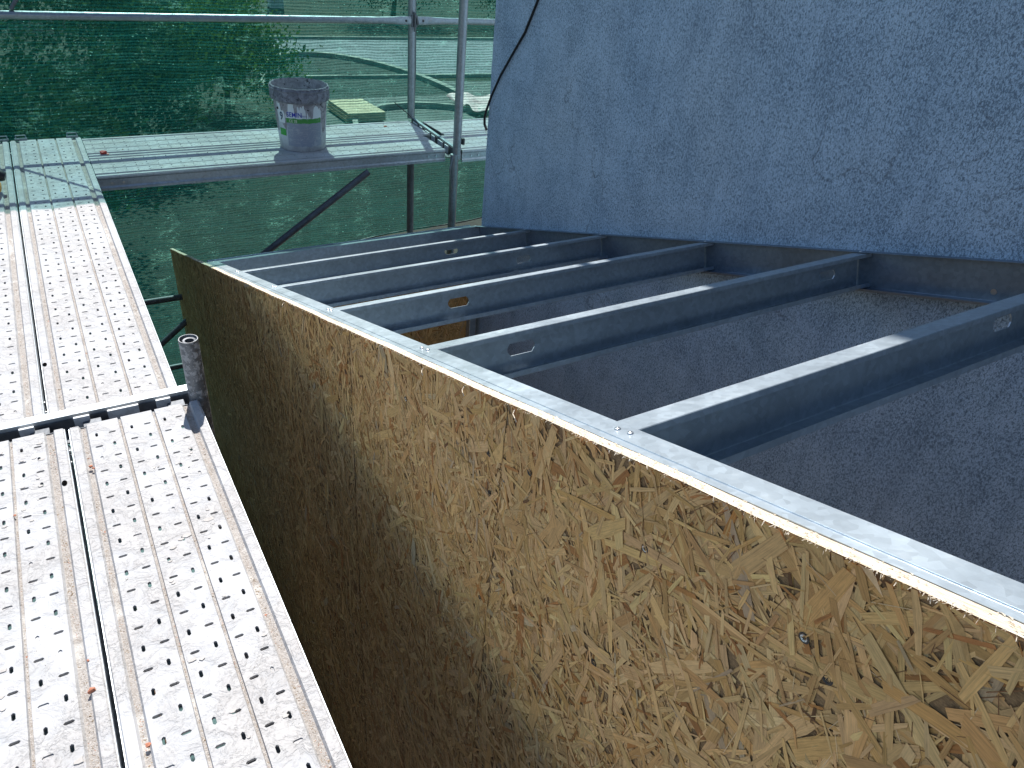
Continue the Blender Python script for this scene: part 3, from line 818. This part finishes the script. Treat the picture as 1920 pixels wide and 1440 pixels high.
patch('label_text_field', -.082, .114, .030, .160, grey_l, .0011, 30, .006, lab)
patch('side_label', -.140, -.094, .150, .250, white_l, .0009, 12, .0, lab)
patch('side_patch', -.138, -.092, .082, .118, m_print('label_green_bright', (.04,.34,.05), .1), .0015, 12, .006, lab)
def text(s, u0, zb_, h, mat, name, bold=0., width=1., off=.0022):
    cu = bpy.data.curves.new('txt', 'FONT'); cu.body = s; cu.size = 1; cu.offset = bold; cu.resolution_u = 3
    ob = bpy.data.objects.new('txt', cu); col.objects.link(ob)
    bpy.context.view_layer.update()
    me = bpy.data.meshes.new_from_object(ob.evaluated_get(bpy.context.evaluated_depsgraph_get()))
    bpy.data.objects.remove(ob)
    bm = bmesh.new(); bm.from_mesh(me); bmesh.ops.triangulate(bm, faces=bm.faces)
    bmesh.ops.subdivide_edges(bm, edges=[e for e in bm.edges if e.calc_length() > .2], cuts=2)
    for v in bm.verts:
        u = u0+v.co.x*h*width; z = zb_+v.co.y*h; v.co = wrap(u, z, off)
    bm.to_mesh(me); bm.free(); me.materials.clear(); me.materials.append(mat)
    o = bpy.data.objects.new(name, me); return link(o, lab)
text('SEMIN', -.080, .1885, .036, blue_l, 'brand_lettering', .010, .84)
text('Plaisir', -.006, .1905, .017, m_print('label_thin', (.10,.13,.32), .5), 'small_lettering', 0, .9)
text('CE 78', -.068, .1605, .021, m_print('label_pale', (.60,.66,.52), .3), 'band_lettering', .01, .85, .0026)
text('9', -.130, .165, .060, m_print('label_dark', (.03,.06,.12), .2), 'side_number', .02, .8)
thin = m_print('label_print', (.36,.37,.42), .3)
rnd = random.Random(3); b = MB()
for r in range(11):                         # rows of tiny print, too small to read: fine pale rules
    z = .146-r*.0098; 
    for (u0,u1) in ((-.070,-.010),(.000,.052),(.060,.104)):
        if rnd.random() < .25: continue
        e = u1-rnd.uniform(0,.03); n = 10
        vv = []
        for i in range(n+1):
            u = u0+(e-u0)*i/n; vv += [wrap(u, z, .0019), wrap(u, z+.0018, .0019)]
        b.raw(vv, [(2*i,2*i+2,2*i+3,2*i+1) for i in range(n)])
b.build('label_rules', thin, lab)
b = MB(); h = [wrap(-.150,.205,.001),wrap(-.150,.217,.001)]
b.lathe([(0,.006),(.006,.005),(.007,0)], 14); o = b.build('handle_stud', M['black'], t, True)
p = Vector(wrap(-.142,.222,0)); o.location = p; o.rotation_euler = Vector((p.x,p.y,0)).to_track_quat('Z','Y').to_euler()

# ------------------------------------------------------------------ tool at the left edge
t = empty('power_tool', (-.40, 1.93, 0)); tag(t, 'yellow and black power tool lying on the deck at the left photo edge', 'power tool')
b = MB(); b.tube([(-.16,.10,.075),(-.08,.10,.078),(-.01,.09,.070),(.012,.085,.062)], .03, 20, radii=[.034,.034,.029,.018]); o = b.build('motor_housing', M['black'], t); smooth_angle(o, 50)
b = MB(); b.tube([(-.16,.03,.06),(-.07,.02,.05),(-.022,.012,.045),(-.012,.010,.044)], .032, 20, radii=[.036,.034,.030,.02]); o = b.build('yellow_housing', M['yellow'], t); smooth_angle(o, 50)
b = MB(); b.tube([(-.15,.02,.04),(-.20,-.05,.035),(-.24,-.12,.03)], .022, 14); o = b.build('handle', M['black'], t); smooth_angle(o, 50)
b = MB(); b.box(-.30,-.20,-.17,-.09,.003,.055); o = b.build('battery', M['black'], t); bevel(o, .006)
b = MB(); b.tube([(-.045,.012,.0),(-.045,.012,.03)], .018, 12); o = b.build('foot', M['yellow'], t)

# ------------------------------------------------------------------ brick chips and debris
def chip(x, y, s, label, mat='brick', seed=0, z=0.0, flat=.5):
    rnd = random.Random(seed+50); bm = bmesh.new(); pts = []
    for i in range(16):
        v = Vector((rnd.gauss(0,1),rnd.gauss(0,1),rnd.gauss(0,1))).normalized()*rnd.uniform(.75,1)
        bm.verts.new((v.x*s*rnd.uniform(.7,1), v.y*s, max(-.6,v.z)*s*flat))
    bmesh.ops.convex_hull(bm, input=bm.verts)
    me = bpy.data.meshes.new('chip'); bm.to_mesh(me); bm.free(); me.materials.append(M[mat])
    o = link(bpy.data.objects.new('brick_fragment' if mat == 'brick' else 'plastic_fragment', me)); o.location = (x, y, z+.55*s*flat)
    o.rotation_euler = (0,0,rnd.uniform(0,6)); o['label'] = label; o['category'] = 'fragment'; o['group'] = 'red fragments on the decks'
    return o
chip(-.353,-.771,.0095,'largest terracotta brick chip, on the near left deck plank edge', seed=1)
chip(-.288,-.116,.0070,'brick chip in the sandy groove near the cross bar', seed=2)
chip(-.283,-.125,.0050,'smaller brick chip touching the one in the groove near the cross bar', seed=12)
chip(-.284,-.922,.0065,'brick chip at the bottom end of the sandy groove', seed=3)
chip(-.451,-.226,.0045,'small red chip in the groove at the far left edge', 'brick', seed=4)
chip(.035,2.47,.022,'red plastic fragment at the corner where the decks meet', 'redplastic', seed=5, flat=.6)
chip(.055,2.455,.010,'small red plastic bit beside the larger red fragment', 'redplastic', seed=6)
chip(1.66,2.66,.016,'flat brick chip on the rear cross row plank', 'brick', seed=7, flat=.3)
chip(-.352,-.70,.0035,'tiny brick chip on the plank flange beyond the largest chip','brick', seed=8)
# loose sand and mortar crumbs as one mass
bmv = []; bmf = []; rnd = random.Random(99); mi = []
def crumb(x, y, z, s, m):
    b = len(bmv); r = [rnd.uniform(.6,1.1)*s for _ in range(6)]; q = rnd.uniform(0,PI)
    c, s_ = math.cos(q), math.sin(q); h = rnd.uniform(.35,.8)
    bmv.extend([(x+c*r[0],y+s_*r[0],z),(x-s_*r[1],y+c*r[1],z+s*.1),(x-c*r[2],y-s_*r[2],z),(x+s_*r[3],y-c*r[3],z+s*.1),(x+rnd.uniform(-.3,.3)*s,y+rnd.uniform(-.3,.3)*s,z+s*h)])
    for t_ in ((0,1,4),(1,2,4),(2,3,4),(3,0,4)): bmf.append((b+t_[0],b+t_[1],b+t_[2])); mi.append(m)
GRV = [(-.294,-.283,-.0085),(-.2045,-.1995,-.0065),(-.1205,-.1155,-.0065),(-.041,-.026,-.0085)]
for (ox, ya, yb_, zo) in ((0,-1.6,.07,0),(-.331,-1.6,.07,0),(U0,.15,2.75,.001),(U0-.331,.15,2.75,.001)):
    for (g0,g1,gz) in GRV:
        wide = g1-g0 > .008
        n = int((yb_-ya)*(1900 if wide else 800)*(1 if ya < 0 else .6))
        for _ in range(n):
            y = rnd.uniform(ya, yb_)
            dens = noise.noise(Vector((ox*7+g0*30, y*7, 0)))
            if rnd.random() > .55+dens: continue
            s = rnd.uniform(.0006,.0017)*(1.9 if rnd.random() < .05 else 1)
            crumb(rnd.triangular(ox+g0-.001, ox+g1+.001), y, zo+gz-.0002, s, 0 if rnd.random() < .6 else (1 if rnd.random() < .85 else 2))
    for _ in range(int((yb_-ya)*260)):
        x = ox+rnd.uniform(-.315,-.005); y = rnd.uniform(ya, yb_)
        if noise.noise(Vector((x*9,y*6,3))) < -.05: continue
        crumb(x, y, zo-.0005, rnd.uniform(.0007,.0022), 1 if rnd.random() < .8 else 0)
for _ in range(900):
    x = rnd.uniform(.05,3.0); y = rnd.uniform(2.12,2.77)
    crumb(x, y, -.002, rnd.uniform(.0015,.005)*(1.6 if rnd.random() < .05 else 1), 1 if rnd.random() < .6 else 0)
o = mesh_obj('loose_grit', bmv, bmf, [m_simple('grit_brown', (.33,.25,.17), .95, 0, .4, 300), m_simple('grit_pale', (.44,.41,.38), .95, 0, .4, 300), M['brick']], None, mi)
tag(o, 'brown sand and mortar crumbs lying in the plank grooves', 'grit', None, 'stuff')
# flakes of broken mortar crust
bmv = []; bmf = []
def flat_chip(x, y, z, s):
    b = len(bmv); n = rnd.randint(5,7); hh = rnd.uniform(.0006,.0018); a0 = rnd.uniform(0,6)
    rr = [s*rnd.uniform(.5,1.15) for _ in range(n)]; ex = rnd.uniform(1.0,1.9)
    top = []; 
    for k in range(n):
        q = a0+2*PI*k/n; px, py = rr[k]*math.cos(q)*ex, rr[k]*math.sin(q)
        bmv.append((x+px,y+py,z)); top.append((x+px*.9,y+py*.9,z+hh))
    bmv.extend(top)
    for k in range(n): k2 = (k+1)%n; bmf.append((b+k,b+k2,b+n+k2,b+n+k))
    bmf.append(tuple(b+n+k for k in range(n)))
for (ox, ya, yb_, dn) in ((0,-1.6,.06,50),(-.331,-1.6,.06,150),(U0,.19,2.75,170),(U0-.331,.19,2.75,150)):
    for _ in range(int((yb_-ya)*dn)):
        x = ox+rnd.uniform(-.30,-.02); y = rnd.uniform(ya,yb_)
        if noise.noise(Vector((x*6+2,y*5,9))) < .0: continue
        if any(g0-.010 < x-ox < g1+.010 for g0,g1,_g in GRV): continue
        flat_chip(x, y, .0002, rnd.uniform(.002,.0065)*(1.5 if rnd.random() < .1 else 1))
q = NT('mortar_chip'); v_ = q.coord(); n_ = q.noise(v_, 60, 6, .7)
q.pbr(q.mix(q.ramp(n_, [(.3,0.),(.7,1.)]), (.36,.34,.32), (.48,.46,.44)), .9, 0, q.bump(n_, 1, .001))
o = mesh_obj('mortar_flakes', bmv, bmf, q.m); tag(o, 'thin broken flakes of dried mortar on the steel decks', 'mortar', None, 'stuff')

# ------------------------------------------------------------------ far ground beyond the netting
GZ = -5.4
def m_ground():
    q = NT('grass_ground'); v = q.coord(); a = q.noise(v, .35, 6, .65, .6); b_ = q.noise(v, 4, 6, .75)
    c = q.mix(q.ramp(a, [(.35,0.),(.65,1.)]), (.010,.022,.010), (.020,.036,.016))
    c = q.mix(q.ramp(b_, [(.4,.0),(.7,.6)]), c, (.028,.045,.022))
    q.pbr(c, .95, 0, q.bump(b_, 1, .05)); return q.m
o = mesh_obj('ground', [(-400,-400,GZ),(400,-400,GZ),(400,600,GZ),(-400,600,GZ)], [(0,1,2,3)], m_ground()); tag(o, kind='structure')
def sheet(name, pts, z, mat, label=None, cat=None, kind='structure'):
    o = mesh_obj(name, [(x,y,z) for x,y in pts], [tuple(range(len(pts)))], mat); return tag(o, label, cat, None, kind)
asph = m_simple('asphalt', (.20,.22,.24), .9, 0, .25, 1.5, .004)
paved = m_simple('pale_paving', (.13,.15,.14), .9, 0, .4, 1.2, .01)
earth = m_simple('red_earth', (.16,.10,.065), .95, 0, .6, 2, .02)
sheet('road', [(9.5,29.8),(60,27),(60,37.5),(10.5,38.8)], GZ+.004, asph)
sheet('yard', [(7.2,18),(40,16),(40,26),(8.5,29.2)], GZ+.004, paved)
sheet('earth_strip', [(-14,-14),(30,-14),(30,8.5),(-14,8.5)], GZ+.004, earth)
sheet('ground_cover', [(-14,8.6),(40,8.6),(40,17),(7.0,18.5),(6.0,20.5),(-14,20.5)], GZ+.008, m_simple('dark_ivy', (.008,.020,.010), .95, 0, .6, 3, .03))
# kerb of the road
def kerb(name, pts, label, w_=.18, h=.14):
    v = []; n = len(pts)
    for i,(x,y) in enumerate(pts):
        a = Vector(pts[max(0,i-1)]); c = Vector(pts[min(n-1,i+1)]); d = (c-a).normalized(); nx, ny = -d.y*w_/2, d.x*w_/2
        v += [(x-nx,y-ny,GZ),(x-nx,y-ny,GZ+h),(x+nx,y+ny,GZ+h),(x+nx,y+ny,GZ)]
    f = []
    for i in range(n-1):
        a = 4*i; f += [(a,a+1,a+5,a+4),(a+1,a+2,a+6,a+5),(a+2,a+3,a+7,a+6)]
    o = mesh_obj(name, v, f, m_simple('kerb_stone', (.30,.32,.28), .9, 0, .2, 3)); tag(o, label, 'kerb', 'kerbs beyond the netting'); return o
kerb('kerb', [(9.5,29.6),(60,26.8)], 'straight pale kerb along the near side of the road seen through the netting')
kerb('kerb', [(10.5,38.9),(60,37.6)], 'straight pale kerb along the far side of the road seen through the netting')
c1 = (11.0, 30.2); arc = [(c1[0]+5.0*math.cos(q)*.72, 26.2+8.2*math.sin(q)) for q in [PI*(-.06+1.02*k/40) for k in range(41)]]
kerb('kerb', arc, 'large curved pale kerb arching above the bucket behind the netting', .30, .2)
arc = [(11.6+3.0*math.cos(q), 21.0+3.4*math.sin(q)) for q in [PI*(.0+1.0*k/40) for k in range(41)]]
kerb('kerb', arc, 'smaller curved pale kerb beside the rear pole behind the netting', .18, .2)
# planting bed inside the large curve
bed = [(c1[0]+4.8*math.cos(q)*.72, 26.2+7.8*math.sin(q)) for q in [PI*k/30 for k in range(31)]]
sheet('planting_bed', bed, GZ+.012, m_simple('dark_bed', (.035,.06,.05), .95, 0, .4, 3))
# timber stack
t = empty('timber_stack', (9.6, 23.6, GZ)); tag(t, 'pale yellow timber stack on the yard seen through the netting beside the bucket', 'timber stack')
wood = m_simple('pale_timber', (.50,.42,.27), .8, 0, .15, 3)
for k in range(3):
    for j in range(5):
        b = MB(); b.box(-.95+.03*k, .45-.02*j, -1.0+j*.4, -.62+j*.4, .06+k*.1, .15+k*.1); b.build('timber', wood, t)
# pale gate pillars in the distance
for i,(x,y) in enumerate(((11.3,49.8),(14.2,50.1))):
    t = empty('gate_pillar', (x,y,GZ)); tag(t, ['left pale gate pillar far behind the netting','right pale gate pillar far behind the netting'][i], 'pillar', 'far gate pillars')
    pm = m_simple('pale_pillar', (.62,.66,.68), .8, 0, .15, 2)
    b = MB(); b.box(-.42,.42,-.4,.4,0,4.6); o = b.build('shaft', pm, t); bevel(o, .03)
    b = MB(); b.box(-.52,.52,-.5,.5,4.602,4.8); o = b.build('cap', pm, t); bevel(o, .04)
# pink tarpaulin
v = []; f = []
for j in range(13):
    for i in range(17):
        x = 13.6+2.2*i/16; y = 22.4+2.6*j/12; v.append((x,y,GZ+.15+.35*abs(noise.noise(Vector((x*1.4,y*1.1,0))))))
for j in range(12):
    for i in range(16): a = j*17+i; f.append((a,a+1,a+18,a+17))
o = mesh_obj('tarpaulin', v, f, m_simple('pink_sheet', (.62,.42,.42), .6, 0, .2, 3), None, smooth=True); solidify(o, .01); tag(o, 'crumpled pinkish tarpaulin on the yard behind the netting', 'tarpaulin')

# trees and shrubs
def m_leaf(name, a, b_):
    q = NT(name); v = q.coord(); n = q.noise(v, 1.4, 3); c = q.mix(q.ramp(n, [(.35,0.),(.65,1.)]), a, b_)
    d = q.n('ShaderNodeBsdfDiffuse'); q.set(d, 0, c); tl = q.n('ShaderNodeBsdfTranslucent'); q.set(tl, 0, c)
    mx = q.n('ShaderNodeMixShader'); q.set(mx, 0, .35); q.t.links.new(d.outputs[0], mx.inputs[1]); q.t.links.new(tl.outputs[0], mx.inputs[2]); q.t.links.new(mx.outputs[0], q.out.inputs[0]); return q.m
lf = [m_leaf('leaf_dark', (.018,.04,.018), (.04,.08,.028)), m_leaf('leaf_bright', (.05,.10,.02), (.10,.17,.035))]
bark = m_simple('bark', (.12,.09,.06), .95, 0, .4, 8, .02)
def tree(x, y, h, r, n, label, li=0, seed=0, name='tree'):
    rnd = random.Random(seed+300); t = empty(name, (x,y,GZ)); tag(t, label, name, 'trees and shrubs beyond the netting')
    b = MB(); b.tube([(0,0,0),(.05*r,0,h*.3),(0,.04*r,h*.62)], .1, 10, radii=[.07*h*.5,.05*h*.5,.02*h*.5])
    for k in range(5):
        q = 2*PI*k/5+rnd.random(); b.tube([(0,0,h*(.25+.06*k)),(r*.35*math.cos(q),r*.35*math.sin(q),h*(.45+.06*k)),(r*.6*math.cos(q),r*.6*math.sin(q),h*(.55+.06*k))], .05, 7, radii=[.02*h,.012*h,.005*h])
    b.build('trunk', bark, t)
    cl = []
    for k in range(26):
        q = rnd.uniform(0,2*PI); ph = rnd.uniform(-.7,1); rr = rnd.uniform(.35,.95)
        cl.append(Vector((math.cos(q)*r*rr*math.sqrt(max(0,1-ph*ph*.8)), math.sin(q)*r*rr*math.sqrt(max(0,1-ph*ph*.8)), h*.62+ph*h*.36)))
    V = []; F = []
    for i in range(int(n*1.6)):
        c = rnd.choice(cl); s = r*.26
        p = c+Vector((rnd.gauss(0,s),rnd.gauss(0,s),rnd.gauss(0,s*.8)))
        if p.z < .05: p.z = .05+rnd.random()*.2
        a = Vector((rnd.gauss(0,1),rnd.gauss(0,1),rnd.gauss(0,.6))).normalized(); u = a.orthogonal().normalized(); w_ = a.cross(u)
        L = rnd.uniform(.05,.11); b0 = len(V)
        V += [tuple(p-u*L), tuple(p+w_*L*.5), tuple(p+u*L), tuple(p-w_*L*.5)]; F.append((b0,b0+1,b0+2,b0+3))
    mesh_obj('crown', V, F, lf[li], t)
tl = [(-.6,14.5,3.0,1.7,5200,0,'dark broad shrub low at the left edge behind the netting','shrub'),
      (1.8,21,3.6,2.2,6000,0,'dark tree left of centre behind the netting','tree'),
      (5.2,24.5,3.2,1.9,5200,1,'bright green shrub seen left of the bucket through the netting','shrub'),
      (-1.6,27,5.0,2.9,7500,0,'tall dark tree at the upper left behind the netting','tree'),
      (3.4,33,5.0,3.0,7500,0,'large dark tree below the guard rail at the left','tree'),
      (7.0,34,4.2,2.3,5200,1,'bright tree near the start of the road','tree'),
      (8.2,44,5.5,3.2,6500,0,'distant dark tree left of the gate pillars','tree'),
      (0.5,45,6.0,4.0,7500,0,'distant broad tree at the top left','tree'),
      (20,45,5.0,3.5,6500,0,'distant tree right of the gate pillars','tree'),
      (27,44,5.0,3.2,5500,0,'distant tree behind the road at the right','tree'),
]
for i,(x,y,h,r,n,li,lb,nm) in enumerate(tl): tree(x,y,h,r,n,lb,li,i,nm)
